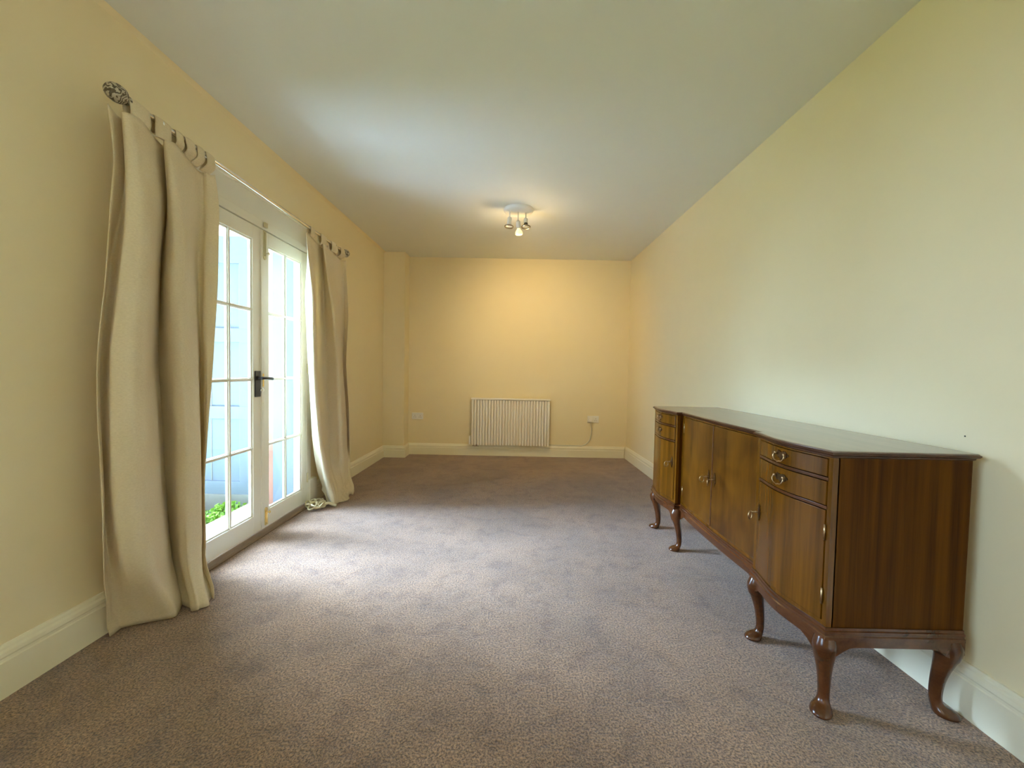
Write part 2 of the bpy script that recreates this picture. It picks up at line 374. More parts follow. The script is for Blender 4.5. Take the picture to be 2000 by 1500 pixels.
th = MB(); th.prism([(WL-.2, -.01), (WL+.050, -.01), (WL+.050, .006), (WL+.038, .014), (WL+.005, .020), (WL-.2, .020)], lambda a, b, t: (a, t, b), 1.985, 3.057)
th.build('trim_4', 'threshold_wood', M=LM, props=STRUCT)

# ------------------------------------------------------------------ French door leaves
def leaf(name, y0, y1, gy0, gy1, ymun, label_handle=False):
    z0, z1, g0, g1 = .030, 1.974, .140, 1.888; xf, xb = XD, XD-.034
    m = MB()
    m.box(xb, xf, y0, gy0, z0, z1); m.box(xb, xf, gy1, y1, z0, z1)
    m.box(xb, xf, gy0, gy1, z0, g0); m.box(xb, xf, gy0, gy1, g1, z1)
    # glazing bead around the glass, then the bars
    bd = .010
    rows = [g0 + (g1-g0)*k/4 for k in range(1, 4)]
    m.box(xb+.008, xf-.010, ymun-.011, ymun+.011, g0, g1)
    m.box(xb+.012, xf-.003, ymun-.006, ymun+.006, g0, g1)
    for z in rows:
        m.box(xb+.008, xf-.010, gy0, gy1, z-.011, z+.011); m.box(xb+.012, xf-.003, gy0, gy1, z-.006, z+.006)
    for a, b, cc, d in ((gy0, gy0+bd, g0, g1), (gy1-bd, gy1, g0, g1), (gy0, gy1, g0, g0+bd), (gy0, gy1, g1-bd, g1)):
        m.box(xb+.008, xf-.009, a, b, cc, d)
    o = m.build(name, 'door_paint', M=LM, bevel=.0018, props=STRUCT)
    MB().box(xb+.013, xb+.017, gy0+.004, gy1-.004, g0+.004, g1-.004).build('glass', 'pane_glass', o, M=LM)
    return o
d1 = leaf('door_1', 1.990, 2.520, 2.050, 2.436, 2.243)
d2 = leaf('door_2', 2.524, 3.050, 2.588, 2.985, 2.787)
# astragal over the meeting edge
MB().box(XD-.003, XD+.007, 2.505, 2.535, .032, 1.972).build('cover_strip', 'door_paint', d2, M=LM, bevel=.003)
# black lever handle on a long plate, key in the lock
m = MB(); m.box(XD, XD+.008, 2.446, 2.498, .902, 1.068)
h = m.build('handle_plate', 'black_iron', d1, M=LM, bevel=.003)
m = MB(); m.tube([(XD+.005, 2.470, 1.022), (XD+.040, 2.470, 1.022)], .008, 12)
m.tube(smooth_path([(XD+.038, 2.455, 1.022), (XD+.043, 2.485, 1.022), (XD+.044, 2.54, 1.019), (XD+.042, 2.560, 1.016)], 5), .0098, 12)
m.lathe([(0, .014), (.006, .014)], (XD+.006, 2.470, 1.022), (1, 0, 0), 16)
m.build('lever', 'black_iron', h, smooth=True, M=LM)
m = MB(); m.tube([(XD+.004, 2.476, .950), (XD+.026, 2.476, .950)], .0022, 8)
m.tube([(XD+.026, 2.476+.012*math.sin(a)+.006, .945+.010*math.cos(a)) for a in (2*PI*k/14 for k in range(14))], .0024, 8, closed=True)
m.build('key', 'chrome', h, smooth=True, M=LM)
m = MB(); m.box(XD+.0065, XD+.010, 2.514, 2.526, .965, 1.050); m.build('lock_keep', 'polished_brass', d2, M=LM, bevel=.001)
# bolts at head and foot of the meeting stiles
def bolt(parent, y, z0, z1, mm, keep, knob_z, round_end):
    m = MB(); n = 10; pl = []
    for k in range(n+1):
        a = PI*k/n; pl.append((y + .014*math.cos(a), (z1 if round_end > 0 else z0) + round_end*.014*math.sin(a)))
    pl += [(y-.014, z0 if round_end > 0 else z1), (y+.014, z0 if round_end > 0 else z1)]
    m.prism(pl, lambda a, b, t: (t, a, b), XD+.006, XD+.011)
    o = m.build('bolt_plate', mm, parent, M=LM)
    s = MB(); s.tube([(XD+.013, y, z0+.01), (XD+.013, y, z1-.01)], .0045, 10)
    s.lathe([(0, .0035), (.010, .0035), (.012, .008), (.017, .009), (.021, .005)], (XD+.011, y+.006, knob_z), (1, .25, 0), 14)
    s.build('bolt_slide', mm, o, smooth=True, M=LM)
    q = MB()
    for z in (z0+.012, z1-.012): q.lathe([(0, .0032), (.0012, .0032)], (XD+.011, y-.002, z), (1, 0, 0), 10)
    q.box(XD+.0105, XD+.0118, y+.005, y+.0085, min(knob_z, (z0+z1)/2), max(knob_z, (z0+z1)/2))
    q.build('screw', 'dark_hole', o, M=LM)
bolt(d2, 2.538, 1.800, 1.968, 'cream_metal', None, 1.828, -1)
bolt(d2, 2.545, .048, .150, 'polished_brass', None, .130, 1)
m = MB(); m.box(XD+.008, XD+.022, 2.524, 2.552, 1.990, 2.022); k = m.build('bolt_keep', 'cream_metal', d2, M=LM, bevel=.003)
m = MB()
for z in (.185, 1.05, 1.82): m.tube([(XD+.004, 3.0535, z), (XD+.004, 3.0535, z+.075)], .006, 10)
m.build('hinge', 'cream_metal', d2, smooth=True, M=LM)

# ------------------------------------------------------------------ curtain pole
RX, RZ = -1.500, 2.106
pole = thing('curtain_pole', (RX, 2.5, RZ), 'chrome curtain pole with carved ball ends above the French doors', 'curtain pole')
MB().tube([(RX, 1.50, RZ), (RX, 3.46, RZ)], .0115, 16).build('pole', 'chrome', pole, smooth=True)
def finial(y, s):
    pr = [(0, .013), (.004, .017), (.010, .017), (.013, .011), (.018, .014)]
    pr += [(.020 + .062*(1-math.cos(PI*k/12))/2, .012 + .021*math.sin(PI*(k/12)**.9)) for k in range(1, 12)] + [(.083, .004)]
    MB().lathe([(a, b) for a, b in pr], (RX, y, RZ), (0, s, 0), 28).build('finial', 'antique_silver', pole, smooth='all')
finial(1.530, -1); finial(3.415, 1)
for y in (1.662, 3.25):
    m = MB(); m.tube([(WL+.006, y, RZ-.002), (RX+.002, y, RZ-.010)], .007, 10)
    m.lathe([(0, .022), (.006, .022), (.009, .014)], (WL+.002+(.0), y, RZ-.002), (1, 0, 0), 18)
    m.tube([(RX+.0135*math.cos(a), y, RZ+.0135*math.sin(a)) for a in (PI*.9 + 1.3*PI*k/10 for k in range(11))], .004, 8)
    m.tube([(RX, y, RZ-.012), (RX, y, RZ-.034)], .003, 8)
    m.build('bracket', 'chrome', pole, smooth=True)

# ------------------------------------------------------------------ curtains
def interp(tr, z):
    """tr = [(y, z)...] going down"""
    if z >= tr[0][1]: return tr[0][0]
    for (ya_, za_), (yb_, zb_) in zip(tr, tr[1:]):
        if z >= zb_: t = (za_-z)/(za_-zb_); return ya_ + (yb_-ya_)*t
    return tr[-1][0]
def curtain(name, tracks, tabs, label, ztop, seed):
    tr = []
    for x, pts in tracks:
        q = [seen(u, v, 0, x) for u, v in pts[:-1]] + [seen(*pts[-1], 2, .006)]      # the hem rests on the carpet
        q[-1].x = max(q[-1].x, WL+.045)
        tr.append((x, [(p.y, p.z) for p in q], [(p.x, p.z) for p in q]))
    NV, K = 90, 12; rings = []
    yc = sum(interp(t[1], 1.0) for t in tr)/len(tr)
    for i in range(NV+1):
        f = i/NV
        z = ztop*(1-f) + .006*f
        ys = []; xs = []
        for x, t, tx in tr:
            xs.append(sum(interp(tx, z+dz) for dz in (-.05, 0, .05))/3)
            # light smoothing in z keeps the tracks from kinking
            ys.append(sum(interp(t, z+dz)*w_ for dz, w_ in ((-.08, .2), (-.04, .2), (0, .2), (.04, .2), (.08, .2))))
        amp = 0.50 + 0.50*min(1, f/.22)
        P = []
        for x, y in zip(xs, ys):
            xx = RX + (x-RX)*amp
            if f > .88: xx += (f-.88)/.12*.018*math.sin(y*31+seed)
            P.append(Vector((xx, y, z)))
        row = []
        for a in range(len(P)-1):
            g = lambda j: P[max(0, min(len(P)-1, j))]
            for j in range(K): row.append(cr(g(a-1), g(a), g(a+1), g(a+2), j/K))
        row.append(P[-1].copy())
        for j, p in enumerate(row):
            s_ = j/len(row)
            nse = noise.noise(Vector((s_*9+seed, f*3.2, 0)))*.010*min(1, f*4) + noise.noise(Vector((s_*24+seed, f*5, 5)))*(.005+.008*max(0, f-.8)/.2) + noise.noise(Vector((s_*15+seed, f*1.1, 9)))*.012*min(1, f*3)
            p.x += nse; p.y += nse*.4
            if f > .97: p.z += .010*noise.noise(Vector((s_*8, seed, 1)))*(f-.97)/.03
            p.z = max(p.z, .004)
            p.x = max(p.x, WL+.045)
        if i == 0:
            row = [Vector((p.x, p.y, p.z - .012*abs(math.sin(j/len(row)*PI*len(tabs))))) for j, p in enumerate(row)]
        rings.append(row)
    root = thing(name, (RX, yc, 0), label, 'curtain')
    mb = MB(); mb.loft(rings, close=False, caps=False)
    o = mb.build('panel', 'curtain_cotton', root, smooth='all')
    sm = o.modifiers.new('cloth', 'SOLIDIFY'); sm.thickness = .0025
    # tabs looped over the pole
    for k, (u0, u1) in enumerate(tabs):
        y0, y1 = seen(u0, 0, 0, RX), seen(u1, 0, 0, RX)
        v0 = [seen(u, RZ_v(u), 0, RX).y for u in (u0, u1)]
        a, b = v0
        rows = []
        top = [p for p in rings[1] if a-.02 < p.y < b+.02] or [rings[1][0]]
        xb = sum(p.x for p in top)/len(top); zb = ztop - .012
        skew = .006*math.sin(k*2.3+seed)
        prof = [(xb+.004, zb), (RX+.016, RZ-.045), (RX+.0155, RZ-.010), (RX+.012, RZ+.010), (RX, RZ+.0155), (RX-.012, RZ+.010), (RX-.0155, RZ-.010), (RX-.014, RZ-.045), (xb-.004, zb)]
        pp = smooth_path([(q[0], 0, q[1]) for q in prof], 4)
        mt = MB()
        rr_ = []
        for j in range(7):
            s_ = j/6; y = a + (b-a)*s_
            rr_.append([Vector((p.x, y + skew*(1-(p.z-zb)/(RZ-zb)), p.z + .004*math.sin(s_*PI)*(p.x > RX))) for p in pp])
        mt.loft(rr_, close=False, caps=False)
        t = mt.build('tab', 'curtain_cotton', root, smooth='all')
        sm = t.modifiers.new('cloth', 'SOLIDIFY'); sm.thickness = .003
    return root
def RZ_v(u):
    # image row of the pole at image column u
    lo, hi = 0.0, 700.0
    for _ in range(30):
        mid = (lo+hi)/2; p = seen(u, mid, 0, RX)
        if p.z > RZ: lo = mid
        else: hi = mid
    return mid
curtain('curtain', [
    (-1.500, [(208, 222), (226, 290), (214, 400), (202, 560), (187, 690), (186, 800), (192, 950), (197, 1100), (216, 1240)]),
    (-1.548, [(234, 236), (238, 290), (237, 400), (214, 560), (204, 690), (202, 800), (200, 950), (210, 1100), (238, 1228)]),
    (-1.450, [(252, 250), (258, 300), (258, 400), (240, 560), (228, 690), (228, 800), (230, 950), (244, 1100), (290, 1212)]),
    (-1.425, [(290, 280), (306, 340), (305, 400), (293, 560), (284, 690), (285, 800), (287, 950), (304, 1100), (340, 1200)]),
    (-1.600, [(312, 290), (314, 350), (316, 400), (311, 560), (309, 690), (314, 800), (320, 950), (336, 1100), (362, 1184)]),
    (-1.470, [(328, 300), (330, 350), (332, 400), (328, 560), (338, 690), (346, 800), (350, 950), (358, 1100), (384, 1194)]),
    (-1.435, [(356, 310), (362, 350), (362, 400), (368, 560), (374, 690), (379, 800), (385, 950), (388, 1100), (404, 1188)]),
    (-1.575, [(372, 320), (376, 360), (380, 400), (382, 560), (386, 690), (389, 800), (392, 950), (396, 1100), (408, 1180)]),
    (-1.530, [(396, 320), (402, 370), (406, 420), (402, 560), (398, 690), (397, 800), (396, 950), (401, 1100), (412, 1178)]),
    (-1.500, [(414, 316), (427, 380), (428, 440), (424, 560), (415, 690), (407, 800), (399, 950), (404, 1100), (417, 1177)]),
], [(246, 286), (297, 328), (338, 353), (357, 375), (380, 394), (398, 414)],
    'cream cotton curtain with wide folds hanging from the near end of the pole', 2.045, 1.3)
curtain('curtain', [
    (-1.560, [(595, 462), (596, 560), (600, 680), (605, 760), (610, 850), (617, 905), (632, 965), (648, 989)]),
    (-1.450, [(606, 465), (612, 593), (617, 700), (620, 780), (626, 860), (643, 940), (656, 988)]),
    (-1.555, [(622, 475), (630, 600), (634, 700), (637, 780), (645, 900), (662, 985)]),
    (-1.445, [(639, 480), (652, 600), (660, 700), (664, 780), (670, 870), (676, 960), (677, 984)]),
    (-1.550, [(656, 490), (667, 600), (670, 700), (674, 780), (678, 870), (683, 968)]),
    (-1.500, [(675, 500), (680, 620), (677, 700), (682, 800), (684, 900), (688, 968)]),
], [(604, 611), (624, 634), (645, 656), (663, 671)],
    'narrow cream curtain bunched at the far end of the pole', 2.050, 4.1)

# ------------------------------------------------------------------ rope tieback on the carpet
m = MB(); bx, by = -1.525, 2.995
pts = []
for k in range(150):
    a = k*.42; r = .042 + .010*math.sin(k*.37)
    pts.append((bx + .05*math.sin(k*.045) + r*math.cos(a)*.8, by + .03*math.cos(k*.05) + r*math.sin(a), .014 + .034*(.5+.5*math.sin(a*1.31+k*.05))))
m.tube(pts, .0065, 8)
m.tube(smooth_path([(bx+.05, by, .02), (bx+.09, by+.02, .035), (bx+.12, by+.03, .02), (bx+.15, by+.03, .012)], 5), .011, 8)
tb = m.build('curtain_tieback', 'rope', smooth='all'); tag(tb, 'coiled cream rope tieback lying on the carpet beside the far curtain', 'tieback')

# ------------------------------------------------------------------ radiator
rx0, rx1, rz0, rz1 = -.527, .471, .150, .748; ry = 4.905
rad = thing('radiator', (0, 4.95, .15), 'white fluted panel radiator mounted on the far wall', 'radiator')
m = MB(); m.box(rx0+.01, rx1-.01, ry+.040, ry+.050, rz0+.012, rz1-.02); m.build('back_panel', 'radiator_paint', rad)
m = MB(); NF = 28; pw = (rx1-rx0)/NF; g = .008
for k in range(NF):
    a = rx0 + k*pw + g/2; b = a + pw - g; n = 6
    poly = [(a, ry+.036), (a, ry+.006)] + [(a + (b-a)*j/n, ry + .006 - .006*math.sin(PI*j/n)) for j in range(1, n)] + [(b, ry+.006), (b, ry+.036)]
    m.prism(poly, lambda p_, q_, t: (p_, q_, t), rz0, rz1-.026)
m.build('front_flutes', 'radiator_paint', rad, smooth=True)
MB().box(rx0-.004, rx1+.004, ry-.004, ry+.045, rz1-.020, rz1).build('top_cap', 'radiator_paint', rad, bevel=.003)
for x in (rx0+.004, rx1-.012): MB().box(x, x+.008, ry+.01, ry+.045, rz0+.01, rz1-.01).build('side_panel', 'radiator_paint', rad, bevel=.002)
for x in (rx0+.10, rx1-.14): MB().box(x, x+.04, ry+.050, YB-.0005, rz0+.05, rz1-.08).build('bracket', 'radiator_paint', rad)
MB().box(rx0-.024, rx0-.002, ry+.010, ry+.060, rz0+.004, rz0+.112).build('control_box', 'white_plastic', rad, bevel=.003)
m = MB(); m.tube([(rx0+.02, ry+.02, rz0-.012), (rx0+.10, ry+.02, rz0-.014)], .007, 10); m.tube([(rx0+.075, ry+.02, rz0-.018), (rx0+.075, ry+.02, rz0+.01)], .011, 12)
m.tube([(rx0+.03, ry+.02, rz0+.01), (rx0+.03, ry+.02, rz0-.014)], .006, 10)
m.build('valve', 'chrome', rad, smooth=True)

# ------------------------------------------------------------------ sockets, plug and cord
def socket(x0, x1, z0, z1, label):
    t = thing('wall_socket', ((x0+x1)/2, YB, z0), label, 'socket')
    y = YB; MB().box(x0, x1, y-.010, y, z0, z1).build('plate', 'white_plastic', t, bevel=.003)
    for k in (0, 1):
        cx = x0 + (x1-x0)*(.27 + .46*k)
        m = MB(); zc = (z0+z1)/2
        for dx, dz, w_, h_ in ((0, .012, .004, .009), (-.011, -.010, .0075, .0045), (.011, -.010, .0075, .0045)):
            m.box(cx+dx-w_/2-.0, cx+dx+w_/2, y-.0106, y-.009, zc+dz-h_/2-.005, zc+dz+h_/2-.005)
        m.build('pin_holes', 'dark_hole', t)
        sx = cx + (.018 if k else -.018)*0
        s = MB(); s.box(cx-.005+(-.022 if k == 0 else .022), cx+.005+(-.022 if k == 0 else .022), y-.0135, y-.009, zc+.012, zc+.030); s.build('switch', 'white_plastic', t, bevel=.001)
socket(-1.298, -1.152, .452, .538, 'white double wall socket with nothing plugged in, beside the corner pier')
socket(.962, 1.108, .450, .538, 'white double wall socket with a plug in it, right of the radiator')
cord = thing('power_cord', (1.0, YB-.03, .15), 'white power cord and plug running from the right socket to the radiator', 'cord')
m = MB(); px, pz = .992, .490
m.prism([(px-.025, pz-.018), (px-.020, pz-.026), (px+.020, pz-.026), (px+.025, pz-.018), (px+.025, pz+.012), (px+.014, pz+.026), (px-.014, pz+.026), (px-.025, pz+.012)], lambda a, b, t: (a, t, b), YB-.046, YB-.011)
m.build('plug', 'white_plastic', cord, bevel=.004)
path = smooth_path([(px, YB-.028, pz-.022), (px+.008, YB-.026, pz-.06), (px+.024, YB-.022, pz-.12), (px+.026, YB-.014, .335), (px+.008, YB-.010, .235), (px-.035, YB-.008, .180), (px-.085, YB-.012, .153), (px-.13, YB-.012, .151), (.75, YB-.012, .151), (.6, YB-.012, .152), (.47, YB-.012, .154), (.33, YB-.03, .165)], 6)
MB().tube(path, .0055, 8).build('cable', 'cord_plastic', cord, smooth='all')

# ------------------------------------------------------------------ ceiling spotlight
lx, ly = .018, 3.49
cl = thing('ceiling_light', (lx, ly, CEIL), 'round white ceiling fitting with three small spotlights, one lit', 'ceiling light')
MB().lathe([(0, .132), (.006, .133), (.016, .128), (.026, .105), (.032, .070), (.034, .0)], (lx, ly, CEIL), (0, 0, -1), 40).build('base_plate', 'light_white', cl, smooth=True)
def spot(ang, r, d, lit=False, holder=False, tall=.0):
    b = Vector((lx + r*math.cos(ang), ly + r*math.sin(ang), CEIL-.022)); d = Vector(d).normalized()
    k = b + Vector((0, 0, -.060-tall))
    m = MB(); m.tube([b, k], .0055, 10); m.lathe([(0, .010), (.012, .010)], tuple(b - Vector((0, 0, .012))), (0, 0, 1), 14)
    m.lathe([(-.010, .007), (.010, .007)], tuple(k), tuple(d.orthogonal()), 12)
    m.build('stem', 'light_white', cl, smooth=True)
    m = MB()
    if lit:
        m.lathe([(0, .012), (.004, .020), (.060, .021), (.062, .017)], tuple(k), tuple(d), 24)
    elif holder:
        m.lathe([(0, .012), (.004, .019), (.040, .020), (.042, .016)], tuple(k), tuple(d), 24)
    else:
        m.lathe([(0, .012), (.004, .019), (.062, .021), (.074, .030), (.072, .029), (.060, .019)], tuple(k), tuple(d), 24, caps=False)
    h = m.build('spot_head', 'light_white', cl, smooth=True)
    if lit:
        c0 = k + d*.060
        MB().lathe([(0, .014), (.010, .016), (.028, .030), (.044, .0335), (.052, .031), (.058, .022), (.061, .0)], tuple(c0), tuple(d), 28).build('bulb', 'lit_bulb', h, smooth='all')
        return k, d
    R_, off = .042, (.082 if not holder else .076)
    c0 = k + d*off; u = d.orthogonal().normalized(); w_ = d.cross(u)
    m = MB(); m.tube([c0 + (u*math.cos(a) + w_*math.sin(a))*R_*.86 for a in (2*PI*j/28 for j in range(28))], .0058, 8, closed=True)
    if holder:
        for s in (1, -1): m.tube([k + d*.04 + u*.012*s, c0 + u*R_*.86*s], .0016, 6)
    m.build('ring', 'dark_chrome', h, smooth=True)
    if holder:
        MB().lathe([(0, .017), (.014, .019), (.016, .010)], tuple(k + d*.040), tuple(d), 20).build('lamp_holder', 'black_iron', h, smooth=True)
    return k, d
spot(math.radians(205), .085, (-.06, -.06, -1))
spot(math.radians(-12), .066, (.02, -.10, -1), holder=True)
kb, db = spot(math.radians(-95), .035, (.10, .22, -1), lit=True, tall=.028)
bp_ = kb + db*.15
ld = bpy.data.lights.new('bulb_light', 'SPOT'); ld.energy = 48; ld.color = (1.0, 0.70, 0.32); ld.shadow_soft_size = .03
ld.spot_size = math.radians(116); ld.spot_blend = 1.0
lo = bpy.data.objects.new('bulb_light', ld); sc.collection.objects.link(lo); lo.location = bp_
lo.rotation_euler = Vector((.20, 1.0, -.60)).to_track_quat('-Z', 'Y').to_euler()
ld2 = bpy.data.lights.new('bulb_glow', 'POINT'); ld2.energy = 4.0; ld2.color = (1.0, 0.72, 0.36); ld2.shadow_soft_size = .03
lo2 = bpy.data.objects.new('bulb_glow', ld2); sc.collection.objects.link(lo2); lo2.location = bp_ + Vector((.005, .02, -.03))

# ------------------------------------------------------------------ sideboard
Y0, Y1, Y2, Y3 = 1.222, 1.600, 2.385, 2.765
XE, XC, XB = 1.014, 1.048, 1.452
def fx(y, unit=None):
    if unit is None: unit = 0 if y < Y1 else (1 if y < Y2 else 2)
    if unit == 1:
        t = min(1, max(0, (y-Y1)/(Y2-Y1))); return XC - .012*math.sin(PI*t)
    a, b = (Y0, Y1) if unit == 0 else (Y2, Y3)
    t = min(1, max(0, (y-a)/(b-a))); return XE - .028*math.sin(PI*t)**1.6
def outline(ov, z, rec=0.0, ovb=None):
    """plan of the serpentine case grown by ov; rec pulls only the front back"""
    P = []; n = 18
    for k in range(n+1):
        y = Y0-ov + (Y1-Y0+2*ov)*k/n; P.append(Vector((fx(y, 0)-ov+rec, y, z)))
    for k in range(n+1):
        y = Y1+ov + (Y2-Y1-2*ov)*k/n; P.append(Vector((fx(y, 1)-ov+rec, y, z)))
    for k in range(n+1):
        y = Y2-ov + (Y3-Y2+2*ov)*k/n; P.append(Vector((fx(y, 2)-ov+rec, y, z)))
    xb = XB + (ov if ovb is None else ovb)
    P += [Vector((xb, Y3+ov, z)), Vector((xb, Y0-ov, z))]
    return P
def slab(y0, y1, z0, z1, unit, out, depth, n=16):
    """curved panel following the front, its face standing out by out"""
    m = MB(); rings = []
    for k in range(n+1):
        y = y0 + (y1-y0)*k/n; x = fx(y, unit)
        rings.append([Vector((x-out, y, z0)), Vector((x-out, y, z1)), Vector((x-out+depth, y, z1)), Vector((x-out+depth, y, z0))])
    m.loft(rings); return m
sb = thing('sideboard', ((XE+XB)/2, (Y0+Y3)/2, 0), 'polished mahogany serpentine sideboard on cabriole legs along the right wall', 'sideboard')
ZB, ZT = .298, .845
MB().loft([outline(0, ZB, .018), outline(0, ZT, .018)]).build('body', 'mahogany_ribbon', sb)
m = MB()
def add(mb, o): i = len(mb.v); mb.v += o.v; mb.f += [tuple(k+i for k in f) for f in o.f]
for a, b, u in ((Y0, Y0+.015, 0), (Y1-.021, Y1, 0), (Y1, Y1+.030, 1), (Y2-.030, Y2, 1), (Y2, Y2+.021, 2), (Y3-.015, Y3, 2)): add(m, slab(a, b, ZB, ZT, u, 0, .022, 4))
for a, b, u in ((Y0+.015, Y1-.021, 0), (Y1+.030, Y2-.030, 1), (Y2+.021, Y3-.015, 2)):
    add(m, slab(a, b, ZB, ZB+.015, u, 0, .022)); add(m, slab(a, b, ZT-.006, ZT, u, 0, .022))
m.build('face_frame', 'mahogany_front', sb)
for a, b, u in ((Y0+.013, Y1-.020, 0), (Y2+.020, Y3-.013, 2)):
    for z in (.766, .673): slab(a, b, z+.0006, z+.0114, u, .0022, .022).build('rail', 'mahogany_red', sb, bevel=.0015)
# top with a moulded edge
MB().loft([outline(o_, z_) for o_, z_ in ((.010, .8625), (.0095, .865), (.006, .867), (.0045, .8671), (-.02, .8671))]).build('top', 'mahogany_top', sb, smooth=True)
MB().loft([outline(o_, z_) for o_, z_ in ((.001, .844), (.004, .846), (.005, .851), (.010, .853), (.013, .857), (.013, .861), (.0105, .8628))]).build('edge_moulding', 'mahogany_edge', sb, smooth=True)
# moulded base frame
MB().loft([outline(o_, z_, ovb=.0) for o_, z_ in ((.010, .262), (.010, .272), (.006, .275), (.006, .279), (.008, .281), (.008, .288), (.004, .290), (.004, .2985))][::1]).build('base_moulding', 'mahogany_red', sb, smooth=True)
LEGS = [(Y0+.024, XE+.020, (-.75, -.65), 1), (Y1-.006, XE+.020, (-1, -.05), .9), (Y2+.006, XE+.020, (-1, .05), .9), (Y3-.024, XE+.020, (-.75, .65), 1), (Y0+.024, XB-.028, (.70, -.55), 1), (Y3-.024, XB-.028, (.60, .55), 1)]
m = MB(); outer, inner = outline(.005, 0), outline(-.016, 0); ringsA = []
def resamp(P, n):
    P = P + [P[0]]; L_ = [0]
    for a, b in zip(P, P[1:]): L_.append(L_[-1] + (b-a).length)
    out = []
    for k in range(n):
        s = L_[-1]*k/n; j = max(i for i in range(len(L_)-1) if L_[i] <= s+1e-9)
        out.append(P[j].lerp(P[j+1], (s-L_[j])/max(1e-9, L_[j+1]-L_[j])))
    return out
sub = []
for a, b in zip(outer, outer[1:]+[outer[0]]):
    kk = max(1, int((b-a).length/.02)); sub.append(kk)
O_, I_ = [], []
for idx, kk in enumerate(sub):
    for j in range(kk):
        t = j/kk; O_.append(outer[idx].lerp(outer[(idx+1) % len(outer)], t)); I_.append(inner[idx].lerp(inner[(idx+1) % len(inner)], t))
def zlow(p):
    s = min(math.hypot(p.x-x_, p.y-y_) for y_, x_, _, _ in LEGS)
    return .236 - .034*math.exp(-(max(0, s-.022)/.026)**2)
m.loft([[Vector((p.x, p.y, .2635)) for p in O_], [Vector((p.x-.0, p.y, .250)) for p in O_], [Vector((p.x, p.y, zlow(p))) for p in O_], [Vector((q.x, q.y, zlow(p))) for p, q in zip(O_, I_)], [Vector((q.x, q.y, .2635)) for q in I_]], caps=False)
m.build('apron', 'mahogany_red', sb, smooth=True)
for y_, x_, d_, sc_ in LEGS:
    m = MB(); prof = [(.266, .026, .002), (.250, .030, .006), (.232, .0325, .009), (.212, .0315, .008), (.185, .0275, .003), (.155, .0230, -.004), (.120, .0195, -.011), (.085, .0175, -.015), (.055, .0165, -.016), (.038, .0175, -.013), (.028, .0215, -.006), (.020, .0275, .003), (.012, .0305, .008), (.006, .0295, .009), (.0, .022, .006)]
    prof = [(p.x, p.y, p.z) for p in smooth_path(prof, 3)]
    rings = []
    for z, r, off in prof:
        r *= sc_; dx, dy = d_
        n = 24; ring = []
        for k in range(n):
            a = 2*PI*k/n; ca, sa = math.cos(a), math.sin(a)
            # toe drawn out towards the pointing side
            toe = (max(0, ca*dx+sa*dy)**2)*.009 if z < .03 else 0
            kn = (max(0, ca*dx+sa*dy)**4)*.004 if z > .19 else 0
            ring.append(Vector((x_ + dx*off + ca*(r+toe+kn), y_ + dy*off + sa*(r+toe+kn), max(0, z))))
        rings.append(ring)
    m.loft(rings); m.build('leg', 'mahogany_red', sb, smooth='all')

def brass_plate(cy, cz, unit, w_, h_, kind):
    """cut-out back plate; outline mirrored about its centre line"""
    if kind == 'bat':
        half = [(0, .62), (.10, .50), (.20, .78), (.34, .62), (.46, .86), (.62, .70), (.74, .42), (.92, .36), (1, .05), (.86, -.18), (.70, -.12), (.60, -.52), (.44, -.62), (.32, -.42), (.18, -.70), (0, -1)]
    else:
        half = [(0, 1), (.16, .82), (.42, .74), (.34, .56), (.72, .46), (.62, .24), (1, .10), (.78, -.06), (.95, -.30), (.52, -.42), (.60, -.62), (.24, -.72), (.14, -.88), (0, -1)]
    pl = half + [(-a, b) for a, b in half[-2:0:-1]]
    x = fx(cy, unit) - .004
    def fn(a, b, t): y = cy + a*w_/2; return (fx(y, unit)-.004-t, y, cz + b*h_/2)
    return MB().prism(pl, fn, 0, .0022), x
def drawer(y0, y1, z0, z1, unit):
    o = slab(y0, y1, z0, z1, unit, .0035, .02).build('drawer', 'mahogany_front', sb, bevel=.0012)
    cy, cz = (y0+y1)/2 + .004, (z0+z1)/2
    mb, x = brass_plate(cy, cz + .004, unit, .072, .038, 'bat')
    hd = mb.build('handle', 'antique_brass', o)
    b = MB()
    for s in (-1, 1): b.lathe([(0, .005), (.005, .0045), (.008, .0055), (.011, .0025)], (x-.002, cy+s*.023, cz+.008), (-1, 0, 0), 14)
    b.tube(smooth_path([(x-.009, cy-.023, cz+.008), (x-.012, cy-.028, cz-.003), (x-.014, cy-.019, cz-.015), (x-.015, cy-.008, cz-.017), (x-.016, cy, cz-.020), (x-.015, cy+.008, cz-.017), (x-.014, cy+.019, cz-.015), (x-.012, cy+.028, cz-.003), (x-.009, cy+.023, cz+.008)], 5), .0021, 8)
    b.build('bail', 'key_brass', hd, smooth='all')
